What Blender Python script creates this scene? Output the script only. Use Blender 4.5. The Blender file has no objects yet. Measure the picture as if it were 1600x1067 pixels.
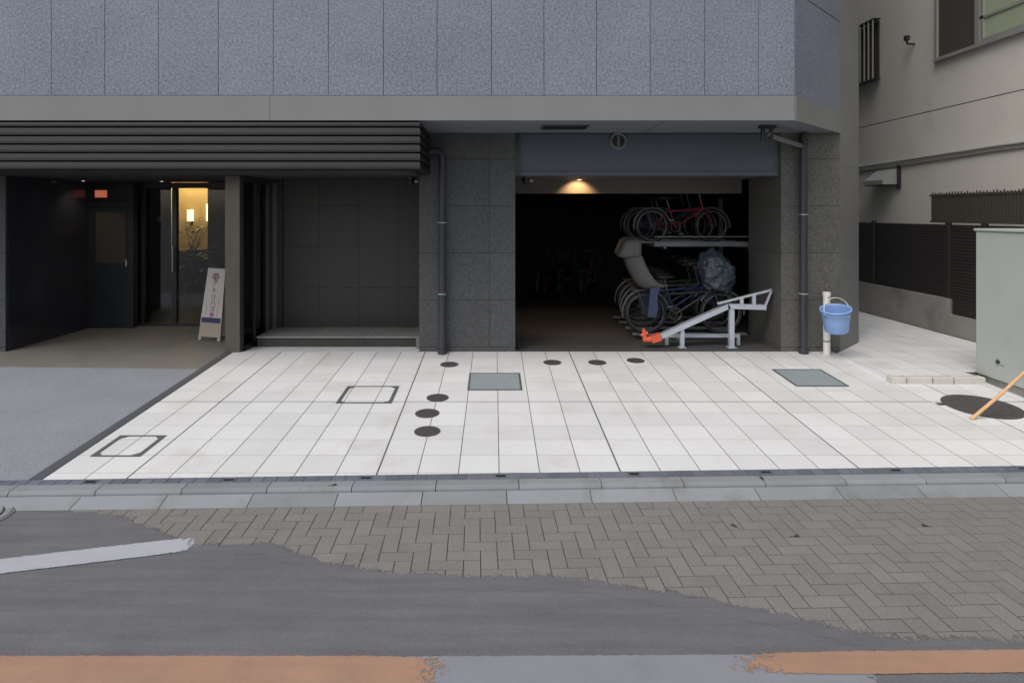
import bpy, bmesh, math, random
from mathutils import Vector, Matrix
random.seed(7)
R = math.radians
SC = bpy.context.scene
COL = SC.collection

# ------------------------------------------------------------------ camera, sky, sun, exposure
cam = bpy.data.cameras.new('camera')
cam.sensor_width = 36.0
cam.lens = 981 / 1600 * 36
cam.shift_x = 28 / 1600
cam.shift_y = -200.5 / 1600
cam.clip_end = 2000
cam_o = bpy.data.objects.new('camera', cam)
cam_o.location = (0, 0, 1.77)
cam_o.rotation_euler = (R(90), 0, 0)
COL.objects.link(cam_o)
SC.camera = cam_o

SUN_EL, SUN_AZ = 55, 222            # behind the camera, a little to the left, veiled by cloud
W = bpy.data.worlds.new('World')
SC.world = W
W.use_nodes = True
wn = W.node_tree.nodes
wl = W.node_tree.links
for n in list(wn):
    wn.remove(n)
sky = wn.new('ShaderNodeTexSky')
sky.sky_type = 'NISHITA'
sky.sun_disc = False
sky.sun_elevation = R(SUN_EL)
sky.sun_rotation = R(SUN_AZ)
sky.air_density = 1.0
sky.dust_density = 3.0
hs = wn.new('ShaderNodeHueSaturation')
hs.inputs['Saturation'].default_value = 0.62
bg = wn.new('ShaderNodeBackground')
bg.inputs['Strength'].default_value = 0.14
wo = wn.new('ShaderNodeOutputWorld')
wl.new(sky.outputs[0], hs.inputs['Color'])
wl.new(hs.outputs[0], bg.inputs[0])
wl.new(bg.outputs[0], wo.inputs[0])

sl = bpy.data.lights.new('sun', 'SUN')
sl.energy = 1.4
sl.angle = R(40)
sl.color = (1.0, 0.95, 0.88)
sun = bpy.data.objects.new('sun', sl)
sun.rotation_euler = Vector((-math.sin(R(SUN_AZ)) * math.cos(R(SUN_EL)), -math.cos(R(SUN_AZ)) * math.cos(R(SUN_EL)),
                             -math.sin(R(SUN_EL)))).to_track_quat('-Z', 'Y').to_euler()
COL.objects.link(sun)
SC.view_settings.view_transform = 'Standard'
SC.view_settings.look = 'None'
SC.view_settings.exposure = 0.22
SC.view_settings.gamma = 1.0
SC.render.engine = 'CYCLES'
SC.cycles.use_denoising = True
SC.cycles.max_bounces = 8

# ------------------------------------------------------------------ helpers
def tag(o, label=None, cat=None, group=None, kind=None):
    if label: o['label'] = label
    if cat: o['category'] = cat
    if group: o['group'] = group
    if kind: o['kind'] = kind
    return o

def empty(name, loc, label=None, cat=None, group=None, kind=None, rz=0):
    o = bpy.data.objects.new(name, None)
    o.location = loc
    o.rotation_euler = (0, 0, rz)
    o.empty_display_size = 0.1
    COL.objects.link(o)
    return tag(o, label, cat, group, kind)

class MB:
    """collects shapes, builds ONE mesh object"""
    def __init__(s):
        s.v = []; s.f = []; s.sm = []
    def _add(s, vs, fs, smooth=False):
        b = len(s.v)
        s.v += [tuple(p) for p in vs]
        s.f += [tuple(b + i for i in f) for f in fs]
        s.sm += [smooth] * len(fs)
        return s
    def box(s, x0, x1, y0, y1, z0, z1):
        return s._add([(x0,y0,z0),(x1,y0,z0),(x1,y1,z0),(x0,y1,z0),(x0,y0,z1),(x1,y0,z1),(x1,y1,z1),(x0,y1,z1)],
                      [(0,3,2,1),(4,5,6,7),(0,1,5,4),(1,2,6,5),(2,3,7,6),(3,0,4,7)])
    def cbox(s, x0, x1, y0, y1, z0, z1, c=0.003):
        """box with a chamfered top edge"""
        lo = [(x0,y0,z0),(x1,y0,z0),(x1,y1,z0),(x0,y1,z0)]
        mi = [(x0,y0,z1-c),(x1,y0,z1-c),(x1,y1,z1-c),(x0,y1,z1-c)]
        hi = [(x0+c,y0+c,z1),(x1-c,y0+c,z1),(x1-c,y1-c,z1),(x0+c,y1-c,z1)]
        fs = [(0,3,2,1),(8,9,10,11)]
        for i in range(4):
            j = (i+1) % 4
            fs += [(i,j,j+4,i+4),(i+4,j+4,j+8,i+8)]
        return s._add(lo+mi+hi, fs)
    def prism(s, poly, z0, z1):
        """poly counter-clockwise in x,y; z0/z1 number or function of (x,y)"""
        g0 = z0 if callable(z0) else (lambda x, y: z0)
        g1 = z1 if callable(z1) else (lambda x, y: z1)
        n = len(poly)
        vs = [(x,y,g0(x,y)) for x,y in poly] + [(x,y,g1(x,y)) for x,y in poly]
        fs = [tuple(reversed(range(n))), tuple(range(n, 2*n))]
        for i in range(n):
            j = (i+1) % n
            fs.append((i,j,n+j,n+i))
        return s._add(vs, fs)
    def plate(s, a, b, c, d, t):
        """quad a,b,c,d (ccw seen from the front) given thickness t backwards"""
        a,b,c,d = map(Vector, (a,b,c,d))
        n = (b-a).cross(d-a).normalized() * t
        vs = [a,b,c,d,a-n,b-n,c-n,d-n]
        return s._add(vs, [(0,1,2,3),(7,6,5,4),(0,4,5,1),(1,5,6,2),(2,6,7,3),(3,7,4,0)])
    def tube(s, pts, r, n=8, closed=False, cap=True):
        pts = [Vector(p) for p in pts]
        rs = r if isinstance(r, (list, tuple)) else [r]*len(pts)
        m = len(pts)
        prev = None
        rings = []
        for i, p in enumerate(pts):
            if closed: t = pts[(i+1) % m] - pts[i-1]
            elif i == 0: t = pts[1]-pts[0]
            elif i == m-1: t = pts[-1]-pts[-2]
            else: t = (pts[i+1]-p).normalized() + (p-pts[i-1]).normalized()
            t.normalize()
            if prev is None:
                up = Vector((0,0,1)) if abs(t.z) < .9 else Vector((1,0,0))
                u = t.cross(up).normalized()
            else:
                u = (prev - t*prev.dot(t)).normalized()
            prev = u
            w = t.cross(u)
            rings.append([p + (u*math.cos(2*math.pi*k/n) + w*math.sin(2*math.pi*k/n))*rs[i] for k in range(n)])
        vs = [q for rg in rings for q in rg]
        fs = []
        for i in range(m if closed else m-1):
            a = i*n; b = ((i+1) % m)*n
            for k in range(n):
                fs.append((a+k, a+(k+1) % n, b+(k+1) % n, b+k))
        s._add(vs, fs, True)
        if cap and not closed:
            s._add(rings[0], [tuple(reversed(range(n)))])
            s._add(rings[-1], [tuple(range(n))])
        return s
    def ring(s, c, R_, r, axis='y', n=28, m=6, a0=0, a1=None):
        """torus (or arc of one) round an axis"""
        c = Vector(c)
        def P(a):
            if axis == 'y': return c + Vector((math.cos(a)*R_, 0, math.sin(a)*R_))
            if axis == 'z': return c + Vector((math.cos(a)*R_, math.sin(a)*R_, 0))
            return c + Vector((0, math.cos(a)*R_, math.sin(a)*R_))
        if a1 is None:
            return s.tube([P(2*math.pi*i/n) for i in range(n)], r, m, closed=True)
        return s.tube([P(a0+(a1-a0)*i/n) for i in range(n+1)], r, m)
    def lathe(s, prof, c=(0,0,0), n=24, smooth=True):
        """prof: list of (radius, z)"""
        c = Vector(c)
        vs = []
        for r, z in prof:
            vs += [c + Vector((math.cos(2*math.pi*k/n)*r, math.sin(2*math.pi*k/n)*r, z)) for k in range(n)]
        fs = []
        for i in range(len(prof)-1):
            for k in range(n):
                a = i*n; b = a+n
                fs.append((a+k, a+(k+1) % n, b+(k+1) % n, b+k))
        s._add(vs, fs, smooth)
        if prof[0][0] > 1e-4: s._add(vs[:n], [tuple(reversed(range(n)))])
        if prof[-1][0] > 1e-4: s._add(vs[-n:], [tuple(range(n))])
        return s
    def xform(s, m):
        s.v = [tuple(m @ Vector(p)) for p in s.v]
        return s
    def mesh(s, name):
        me = bpy.data.meshes.new(name)
        me.from_pydata(s.v, [], s.f)
        me.polygons.foreach_set('use_smooth', s.sm)
        me.update()
        return me
    def build(s, name, mat, parent=None, loc=(0,0,0), **kw):
        me = s.mesh(name)
        me.materials.append(mat)
        return link(name, me, parent, loc, **kw)

def link(name, me, parent=None, loc=(0,0,0), rot=(0,0,0), label=None, cat=None, group=None, kind=None):
    o = bpy.data.objects.new(name, me)
    o.location = loc
    o.rotation_euler = rot
    COL.objects.link(o)
    if parent: o.parent = parent
    return tag(o, label, cat, group, kind)

def bevel(o, w, seg=2):
    m = o.modifiers.new('bevel', 'BEVEL')
    m.width = w; m.segments = seg; m.limit_method = 'ANGLE'
    return o

# ------------------------------------------------------------------ materials
def M(name, col, rough=.7, var=.12, scale=6, speck=0, sscale=140, bump=0, bscale=90, rnd=0, metal=0, spec=.5,
      stain=0, stscale=1.3, stcol=None, rvar=0, coat=0, streak=0):
    m = bpy.data.materials.new(name)
    m.use_nodes = True
    nt = m.node_tree; N = nt.nodes; L = nt.links
    b = N['Principled BSDF']
    b.inputs['Roughness'].default_value = rough
    b.inputs['Metallic'].default_value = metal
    b.inputs['Specular IOR Level'].default_value = spec
    if coat:
        b.inputs['Coat Weight'].default_value = coat
        b.inputs['Coat Roughness'].default_value = .08
    geo = N.new('ShaderNodeNewGeometry')
    def noise(sc, det=4, rough_=.6):
        t = N.new('ShaderNodeTexNoise')
        t.inputs['Scale'].default_value = sc
        t.inputs['Detail'].default_value = det
        t.inputs['Roughness'].default_value = rough_
        L.new(geo.outputs['Position'], t.inputs['Vector'])
        return t.outputs['Fac']
    def math_(op, a, c):
        t = N.new('ShaderNodeMath'); t.operation = op
        for i, q in enumerate((a, c)):
            if isinstance(q, (int, float)): t.inputs[i].default_value = q
            else: L.new(q, t.inputs[i])
        return t.outputs[0]
    f = 1.0
    def term(src, amt, f):
        return math_('ADD', math_('MULTIPLY', math_('SUBTRACT', src, .5), 2*amt), f)
    n1 = noise(scale)
    if var: f = term(n1, var, f)
    if speck: f = term(noise(sscale, 2, .7), speck, f)
    if rnd:
        oi = N.new('ShaderNodeObjectInfo')
        f = term(oi.outputs['Random'], rnd, f)
    if streak:
        mp = N.new('ShaderNodeMapping'); mp.inputs['Scale'].default_value = (.9, 11, 1)
        mp.inputs['Rotation'].default_value = (0, 0, R(-4))
        L.new(geo.outputs['Position'], mp.inputs['Vector'])
        t = N.new('ShaderNodeTexNoise'); t.inputs['Scale'].default_value = 1.6; t.inputs['Detail'].default_value = 5
        L.new(mp.outputs[0], t.inputs['Vector'])
        f = term(t.outputs['Fac'], streak, f)
    rgb = N.new('ShaderNodeRGB'); rgb.outputs[0].default_value = (*col, 1)
    out = rgb.outputs[0]
    if stain:
        r = N.new('ShaderNodeMapRange'); r.interpolation_type = 'SMOOTHSTEP'
        r.inputs['From Min'].default_value = .5; r.inputs['From Max'].default_value = .72
        L.new(noise(stscale, 7, .65), r.inputs['Value'])
        mx = N.new('ShaderNodeMix'); mx.data_type = 'RGBA'
        L.new(math_('MULTIPLY', r.outputs[0], stain), mx.inputs['Factor'])
        L.new(out, mx.inputs['A'])
        mx.inputs['B'].default_value = (*(stcol or tuple(c*.45 for c in col)), 1)
        out = mx.outputs['Result']
    if not isinstance(f, float):
        vm = N.new('ShaderNodeVectorMath'); vm.operation = 'SCALE'
        L.new(out, vm.inputs[0]); L.new(f, vm.inputs['Scale'])
        out = vm.outputs[0]
    L.new(out, b.inputs['Base Color'])
    if rvar:
        L.new(term(n1, rvar, rough), b.inputs['Roughness'])
    if bump:
        bp = N.new('ShaderNodeBump')
        bp.inputs['Strength'].default_value = bump
        bp.inputs['Distance'].default_value = .004
        L.new(noise(bscale, 3, .6), bp.inputs['Height'])
        L.new(bp.outputs[0], b.inputs['Normal'])
    return m

def emit(name, col, s):
    m = bpy.data.materials.new(name); m.use_nodes = True
    b = m.node_tree.nodes['Principled BSDF']
    b.inputs['Base Color'].default_value = (*col, 1)
    b.inputs['Emission Color'].default_value = (*col, 1)
    b.inputs['Emission Strength'].default_value = s
    return m

def glass(name, tint, refl=1.0):
    m = bpy.data.materials.new(name); m.use_nodes = True
    nt = m.node_tree; N = nt.nodes; L = nt.links
    N.remove(N['Principled BSDF'])
    tr = N.new('ShaderNodeBsdfTransparent'); tr.inputs[0].default_value = (*tint, 1)
    gl = N.new('ShaderNodeBsdfGlossy'); gl.inputs['Roughness'].default_value = .01
    fr = N.new('ShaderNodeFresnel'); fr.inputs['IOR'].default_value = 1.5*refl
    mx = N.new('ShaderNodeMixShader')
    L.new(fr.outputs[0], mx.inputs[0]); L.new(tr.outputs[0], mx.inputs[1]); L.new(gl.outputs[0], mx.inputs[2])
    L.new(mx.outputs[0], N['Material Output'].inputs[0])
    return m

m_tile = M('white_paving_tile', (.655,.66,.66), .55, .10, 1.1, .14, 90, .15, 120, .06, stain=.5, stscale=1.7, stcol=(.52,.5,.47))
m_kst = M('cream_kerb_stone', (.52,.50,.45), .75, .12, 6, .12, 120, .3, 90, .08, stain=.4, stscale=4)
m_grout = M('grout', (.10,.10,.105), .9, .2, 20)
m_grout2 = M('pale_grout', (.2,.2,.2), .9, .2, 20)
m_asph = M('asphalt', (.125,.124,.132), .85, .14, 4, .4, 120, .4, 240, streak=.3, stain=.3, stscale=.9, stcol=(.085,.085,.1))
m_paver = M('concrete_paver', (.185,.178,.168), .85, .12, 5, .5, 110, .5, 200, .06, stain=.35, stscale=1.5, stcol=(.145,.14,.13))
m_bed = M('joint_sand', (.045,.043,.04), .95, .2, 30)
m_drive = M('exposed_aggregate', (.225,.243,.268), .8, .14, 1.6, .6, 75, .6, 130, stain=.3, stscale=1.0, stcol=(.2,.2,.2))
m_edge = M('dark_edging_stone', (.075,.08,.09), .7, .15, 8, .25, 160)
m_band = M('blue_grey_strip_tile', (.12,.135,.165), .6, .12, 9, .15, 150, rnd=.18)
m_kerb = M('kerb_concrete', (.225,.24,.253), .85, .12, 3, .14, 150, .4, 120, .12, stain=.8, stscale=3.2, stcol=(.17,.172,.165))
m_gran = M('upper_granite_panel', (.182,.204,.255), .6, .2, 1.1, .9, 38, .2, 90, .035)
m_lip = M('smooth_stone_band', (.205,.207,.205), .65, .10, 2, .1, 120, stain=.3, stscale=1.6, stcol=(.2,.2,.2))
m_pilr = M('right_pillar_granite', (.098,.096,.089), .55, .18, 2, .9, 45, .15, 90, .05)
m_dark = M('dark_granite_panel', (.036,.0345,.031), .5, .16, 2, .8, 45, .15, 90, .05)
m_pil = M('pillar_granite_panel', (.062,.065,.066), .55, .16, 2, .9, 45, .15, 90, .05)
m_corner = M('corner_granite_panel', (.19,.19,.187), .6, .1, 2, .6, 45, .15, 90, .04)
m_soff = M('painted_soffit', (.15,.17,.19), .7, .06, 2, stain=.25, stscale=1.2)
m_beam = M('blue_grey_steel_beam', (.078,.095,.115), .5, .08, 2, stain=.2, stscale=1.5)
m_louv = M('dark_bronze_aluminium', (.012,.012,.012), .5, .12, 3, metal=.1, stain=.2, stscale=1)
m_joint = M('dark_joint', (.03,.03,.032), .9, .1, 5)
m_black = M('black_metal', (.018,.018,.02), .4, .1, 5)
m_pipe = M('dark_grey_pipe', (.035,.038,.045), .4, .12, 4, .05)
m_gloss = M('polished_dark_stone', (.03,.032,.042), .16, .3, 2.5, .3, 70, stain=.5, stscale=1.8, stcol=(.05,.028,.025), rvar=.06)
m_door = M('dark_painted_steel_door', (.022,.027,.03), .35, .2, 3)
m_steel = M('brushed_bronze_post', (.16,.145,.12), .35, .15, 3, metal=.7, stain=.3, stscale=2)
m_frame = M('anodised_dark_frame', (.05,.05,.055), .35, .1, 4, metal=.5)
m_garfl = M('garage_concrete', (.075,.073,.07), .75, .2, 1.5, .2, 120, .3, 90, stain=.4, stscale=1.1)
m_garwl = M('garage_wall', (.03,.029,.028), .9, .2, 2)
m_lint = M('garage_lintel_paint', (.12,.108,.096), .8, .1, 3)
m_galv = M('galvanised_steel', (.52,.56,.62), .42, .12, 8, .1, 160, metal=.35)
m_orange = M('orange_grip', (.75,.13,.06), .5, .12, 9)
m_white_pl = M('white_plastic', (.74,.73,.70), .45, .06, 6, stain=.3, stscale=5, stcol=(.5,.48,.42))
m_blue = M('blue_bucket_plastic', (.24,.39,.70), .42, .16, 7, stain=.3, stscale=6, stcol=(.3,.36,.5))
m_cab = M('pale_green_grey_enamel', (.40,.43,.40), .5, .07, 1.5, stain=.4, stscale=2.2, stcol=(.36,.37,.33))
m_conc = M('weathered_concrete', (.24,.235,.215), .9, .22, 2.5, .15, 120, .5, 60, stain=.6, stscale=1.7, stcol=(.1,.105,.095))
m_fence = M('dark_brown_fence', (.022,.019,.018), .6, .25, 4)
m_fence2 = M('olive_lattice', (.045,.042,.03), .7, .25, 4)
m_neigh = M('off_white_render', (.60,.58,.525), .85, .06, 1.2, .06, 90, .2, 60, stain=.35, stscale=.9, stcol=(.40,.385,.34))
m_branch = M('grey_branch_pipe', (.16,.16,.165), .5, .1, 5)
m_galvd = M('dull_galvanised_rack', (.17,.18,.19), .5, .15, 8, metal=.2)
m_vest = M('shaded_entrance_paving', (.17,.165,.148), .6, .14, 2, .4, 70, stain=.3, stscale=1.2)  # separate paving; its darker brown tone also holds the canopy's shade
m_alum = M('aged_aluminium', (.42,.42,.39), .45, .08, 5, metal=.5)
m_screen = M('brown_insect_screen', (.055,.048,.042), .8, .1, 4)
m_frost = M('frosted_green_glass', (.33,.38,.27), .25, .12, 2.5)
m_cover = M('cast_iron_cover', (.07,.064,.064), .7, .2, 12, .3, 90, .6, 70)
m_grate = M('galvanised_cover', (.27,.315,.33), .65, .15, 6, .25, 110)
m_fsteel = M('steel_cover_frame', (.10,.105,.11), .6, .15, 12)
m_wood = M('bare_wood_pole', (.62,.38,.19), .6, .2, 12)
m_wpaint = M('worn_white_paint', (.37,.385,.42), .8, .12, 5, .12, 160, stain=.5, stscale=6, stcol=(.3,.31,.33))
m_sand = M('sand_board', (.42,.36,.28), .7, .1, 8)
m_signw = M('sign_white', (.62,.57,.52), .5, .08, 7)
m_navy = M('sign_navy', (.02,.025,.10), .5, .1, 8)
m_red = M('sign_ink', (.28,.09,.06), .6, .1, 8)
m_ink = M('sign_dark_ink', (.12,.09,.09), .6, .1, 8)
m_pink = M('sign_pink', (.5,.2,.36), .6, .1, 8)
m_seat = M('grey_child_seat', (.10,.098,.092), .7, .2, 9, .3, 60)
m_navycl = M('navy_cloth', (.05,.065,.13), .8, .2, 12)
m_raincv = M('blue_grey_rain_cover', (.05,.064,.08), .3, .8, 14)
m_rubber = M('black_rubber', (.015,.015,.015), .7, .1, 6)
m_chrome = M('polished_rim', (.17,.17,.18), .35, .1, 8, metal=.8)
m_redp = M('red_bike_paint', (.16,.008,.011), .3, .1, 8)
m_silv = M('silver_bike_paint', (.12,.125,.135), .3, .1, 8, metal=.4)
m_bblk = M('black_bike_paint', (.02,.02,.025), .3, .1, 8)
m_bblu = M('blue_bike_paint', (.03,.05,.16), .3, .1, 8)
m_bgrn = M('green_bike_paint', (.05,.12,.08), .3, .1, 8)
m_leaf = M('indoor_leaf', (.07,.13,.03), .5, .2, 9)
m_lobw = M('lobby_wall', (.42,.30,.15), .7, .1, 3)
m_lobd = M('lobby_dark_wood', (.075,.045,.028), .5, .2, 5)
m_lobf = M('lobby_floor', (.14,.11,.085), .3, .15, 3)
m_glass = glass('entrance_glass', (.72,.76,.74), 1.08)
m_glass2 = glass('side_glass', (.5,.54,.53), 1.05)
m_warm = emit('warm_lamp', (1.0,.62,.25), 10)
m_lobl = emit('lobby_cove_lamp', (1.0,.72,.32), 12)
m_whit = emit('white_downlight', (1.0,.9,.75), 9)
m_exit = emit('small_red_lamp_sign', (.8,.22,.12), .35)
m_opp = M('opposite_render', (.34,.32,.30), .9, .1, .6)
m_oppw = M('opposite_window', (.06,.07,.08), .1, .1, 1)

# orange road line: worn through to pale asphalt in its middle stretch
def paint_orange():
    m = M('worn_orange_paint', (.33,.2,.135), .8, .16, 4, .14, 170, stain=.5, stscale=2.5, stcol=(.25,.165,.13), streak=.15)
    return m
def edge_mat(src, name):
    """the same stuff worn thin along its border: point attribute 'cover' (1 solid, 0 gone) against noise"""
    m = src.copy(); m.name = name
    N = m.node_tree.nodes; L = m.node_tree.links
    at = N.new('ShaderNodeAttribute'); at.attribute_name = 'cover'
    geo = N.new('ShaderNodeNewGeometry')
    no = N.new('ShaderNodeTexNoise'); no.inputs['Scale'].default_value = 34; no.inputs['Detail'].default_value = 8; no.inputs['Roughness'].default_value = .75
    L.new(geo.outputs['Position'], no.inputs['Vector'])
    ad = N.new('ShaderNodeMath'); ad.operation = 'ADD'
    L.new(at.outputs['Fac'], ad.inputs[0]); L.new(no.outputs['Fac'], ad.inputs[1])
    mr = N.new('ShaderNodeMapRange'); mr.inputs['From Min'].default_value = .90; mr.inputs['From Max'].default_value = .95
    L.new(ad.outputs[0], mr.inputs['Value'])
    tr = N.new('ShaderNodeBsdfTransparent'); mx = N.new('ShaderNodeMixShader')
    L.new(mr.outputs[0], mx.inputs[0]); L.new(tr.outputs[0], mx.inputs[1]); L.new(N['Principled BSDF'].outputs[0], mx.inputs[2])
    L.new(mx.outputs[0], N['Material Output'].inputs[0])
    return m
m_oline = paint_orange()
m_obike = M('orange_bike_paint', (.35,.14,.05), .4)
m_olinew = edge_mat(m_oline, 'worn_orange_line'); m_wpaintw = edge_mat(m_wpaint, 'worn_white_line'); m_asphw = edge_mat(m_asph, 'thin_asphalt_border')
m_pale = M('faded_pale_paint', (.215,.225,.25), .8, .12, 3, .15, 170, stain=.4, stscale=2, stcol=(.15,.15,.17))

# ------------------------------------------------------------------ geometry of the place
FD = 8.03                        # facade plane of the ground floor
SL = 0.056                       # forecourt falls towards the street
def pz(d):                       # forecourt level
    return -SL * max(0.0, FD - d)
def front(X):                    # street edge of the white tiles
    return 4.722 + .0305 * X
ROADZ = -0.262

# ---- road sheet to the horizon
MB().prism([(-300,-300),(300,-300),(300,300),(-300,300)], -.6, -.276).build('road', m_asph, kind='structure',
    label='grey asphalt road sheet running under the street')

def clip(poly, fn):
    out = []
    for i in range(len(poly)):
        a, b = poly[i], poly[(i+1) % len(poly)]
        fa, fb = fn(a), fn(b)
        if fa >= 0: out.append(a)
        if fa*fb < 0:
            t = fa/(fa-fb); out.append((a[0]+(b[0]-a[0])*t, a[1]+(b[1]-a[1])*t))
    return out
# ---- laying bed + herringbone pavers
KS = math.atan(.0305)
def kerb_lo(X): return front(X) - .332
def on_patch(x, d):
    """True where the smooth asphalt covers the pavers (near the camera and at far left)"""
    px = 772 + x*981/d; py = 333 + 2.032*981/d
    B = [(-200,790),(60,790),(150,800),(210,822),(300,858),(420,856),(500,884),(640,908),(900,912),(1000,928),
         (1100,942),(1250,974),(1350,1000),(1420,1012),(1700,1016)]
    for (xa,ya),(xb,yb) in zip(B, B[1:]):
        if xa <= px <= xb:
            return py > ya + (yb-ya)*(px-xa)/(xb-xa)
    return px < 0 or py > 1016
MB().prism([(-9,2.0),(9,2.0),(9,kerb_lo(9)),(-9,kerb_lo(-9))], -.4, -.2638).build('paver_bed', m_bed, kind='structure',
    label='dark sand joints between the herringbone street pavers')
def paver_mesh(w, l):
    me = MB().cbox(-w/2, w/2, -l/2, l/2, -.06, 0, .0015).mesh('paver'); me.materials.append(m_paver); return me
pm = paver_mesh(.1955, .0945)
cs, sn = math.cos(KS), math.sin(KS)
pavers = []; cutp = []
for i in range(-60, 66):
    for j in range(-22, 3):
        c = (i - j) % 4
        if c == 0: u, w, vert = (i+1)*.1, (j+.5)*.1, False
        elif c == 3: u, w, vert = (i+.5)*.1, (j+1)*.1, True
        else: continue
        X = u*cs - w*sn; D = kerb_lo(0) - .003 + u*sn + w*cs
        h = .1 if vert else .05
        if D - h > kerb_lo(X) - .02: continue
        if D + h > kerb_lo(X) - .001:
            hx = .05 if vert else .1
            m2 = Matrix.Rotation(KS, 2)
            cr = [m2 @ Vector(p) for p in ((-hx+.002,-h+.002),(hx-.002,-h+.002),(hx-.002,h-.002),(-hx+.002,h-.002))]
            pl = clip([(X+p.x, D+p.y) for p in cr], lambda p: kerb_lo(p[0]) - .009 - p[1])
            if len(pl) > 2 and not on_patch(X, D+.1): cutp.append(pl)
            continue
        if D < 2.2 or abs(X) > D*.9 + .2 or on_patch(X, D+.16): continue
        pavers.append((X, D, vert))
road_pav = empty('street_paving', (0, 4, ROADZ), 'grey herringbone block paving in front of the kerb', kind='structure')
pavers.sort(key=lambda p: p[1] + abs(p[0])*.25)
inv = road_pav.location.copy()
rest = MB()
for k, (X, D, vert) in enumerate(pavers):
    a = KS + (math.pi/2 if vert else 0)
    dz = random.uniform(-.0006, .0009)
    inview = -.79 < X/D < .85
    if k < 300 and inview:
        link('paver', pm, road_pav, (X, D-4, dz), (random.uniform(-.003,.003), random.uniform(-.003,.003), a))
    else:
        t = MB().cbox(-.0977,.0977,-.0472,.0472,-.06,0,.0015).xform(Matrix.Translation((X, D-4, dz)) @ Matrix.Rotation(a, 4, 'Z'))
        rest._add(t.v, t.f)
for pl in cutp: rest.prism([(x, y-4) for x, y in pl], -.05, 0)
rest.build('paver_field', m_paver, road_pav, kind='stuff')

# ---- smooth asphalt strip laid over the pavers' near edge, ragged border
def g(px, py, z=ROADZ):                      # a point of the photograph on the level road
    d = (1.77 - z)*981/(py - 333)
    return ((px-772)*d/981, d)
bpx = [(-40,792),(60,793),(150,803),(205,826),(300,862),(420,859),(500,888),(640,911),(900,915),(1000,931),(1100,945),
       (1250,977),(1350,1003),(1420,1014),(1660,1018)]
pts = []
for (xa,ya),(xb,yb) in zip(bpx, bpx[1:]):
    n = max(2, int((xb-xa)/14))
    for k in range(n):
        t = k/n
        q = g(xa+(xb-xa)*t, ya+(yb-ya)*t)
        pts.append((q[0]+random.uniform(-.012,.012), q[1]+random.uniform(-.018,.018)))
pts.append(g(1660,1018))
poly = [(-9,-14),(9,-14),(9,2.9)] + list(reversed(pts)) + [(-9,4.3)]
bm = bmesh.new()
vs = [bm.verts.new((x,y,ROADZ+.001)) for x,y in poly]
f = bm.faces.new(vs)
bmesh.ops.triangulate(bm, faces=[f])
ex = bmesh.ops.extrude_face_region(bm, geom=bm.faces[:])
for v in [e for e in ex['geom'] if isinstance(e, bmesh.types.BMVert)]: v.co.z -= .012
bmesh.ops.recalc_face_normals(bm, faces=bm.faces[:])
me = bpy.data.meshes.new('asphalt_strip'); bm.to_mesh(me); bm.free(); me.materials.append(m_asph)
astrip = link('asphalt_strip', me, kind='structure', label='smooth grey asphalt strip covering the near side of the street')

def set_cover(o, vals):
    a = o.data.attributes.new('cover', 'FLOAT', 'POINT')
    a.data.foreach_set('value', vals)
# feather: thin worn skirt of asphalt running out over the pavers
q = MB(); n = len(pts); cov = []
for k, (x_, d_) in enumerate(pts): q.v.append((x_, d_-.05, ROADZ+.0022)); cov.append(1.0)
for k, (x_, d_) in enumerate(pts): q.v.append((x_-.02, min(d_+.17, kerb_lo(x_)-.01), ROADZ+.0022)); cov.append(.0)
q.f = [(i, i+1, n+i+1, n+i) for i in range(n-1)]; q.sm = [False]*len(q.f)
set_cover(q.build('worn_border', m_asphw, astrip), cov)
def paint_line(name, a, b, w0, w1, z, mat, label, f0=0, f1=0, n=60):
    """painted line from a to b, offsets w0..w1, fading out over f0/f1 metres at its ends and thin at its edges"""
    a = Vector((*a,0)); b = Vector((*b,0)); t = (b-a).normalized(); nn = Vector((-t.y,t.x,0)); L = (b-a).length
    ws = [w0-.012, w0+.012, (w0+w1)/2, w1-.012, w1+.012]; wc = [.1,.85,1,.85,.1]
    q = MB(); cov = []
    for i in range(n+1):
        s_ = L*i/n
        e = min(1, s_/f0 if f0 else 1, (L-s_)/f1 if f1 else 1)
        for w, c in zip(ws, wc):
            p = a + t*s_ + nn*w
            q.v.append((p.x,p.y,z)); cov.append(c*e)
    q.f = [(i*5+k, (i+1)*5+k, (i+1)*5+k+1, i*5+k+1) for i in range(n) for k in range(4)]; q.sm = [False]*len(q.f)
    o = q.build(name, mat, kind='structure', label=label)
    set_cover(o, cov)
Z1 = ROADZ + .006
paint_line('white_road_line', (-3.6,3.42), (-1.70,3.89), -.085, .085, Z1, m_wpaintw, 'slanting worn white road line at the left of the street', 0, .35)
m_palew = edge_mat(m_pale, 'faded_line')
paint_line('faded_road_line', (-.75,2.80), (1.75,2.82), -.13, .073, Z1-.003, m_palew, 'pale worn stretch between the two orange road lines', .2, .2)
paint_line('orange_road_line', (-4,2.80), (.0,2.80), -.12, .075, Z1, m_olinew, 'orange road line along the bottom left of the street', 0, .6)
paint_line('orange_road_line', (.75,2.82), (4,2.86), -.065, .075, Z1, m_olinew, 'orange road line at the bottom right of the street', .9, 0)

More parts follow.
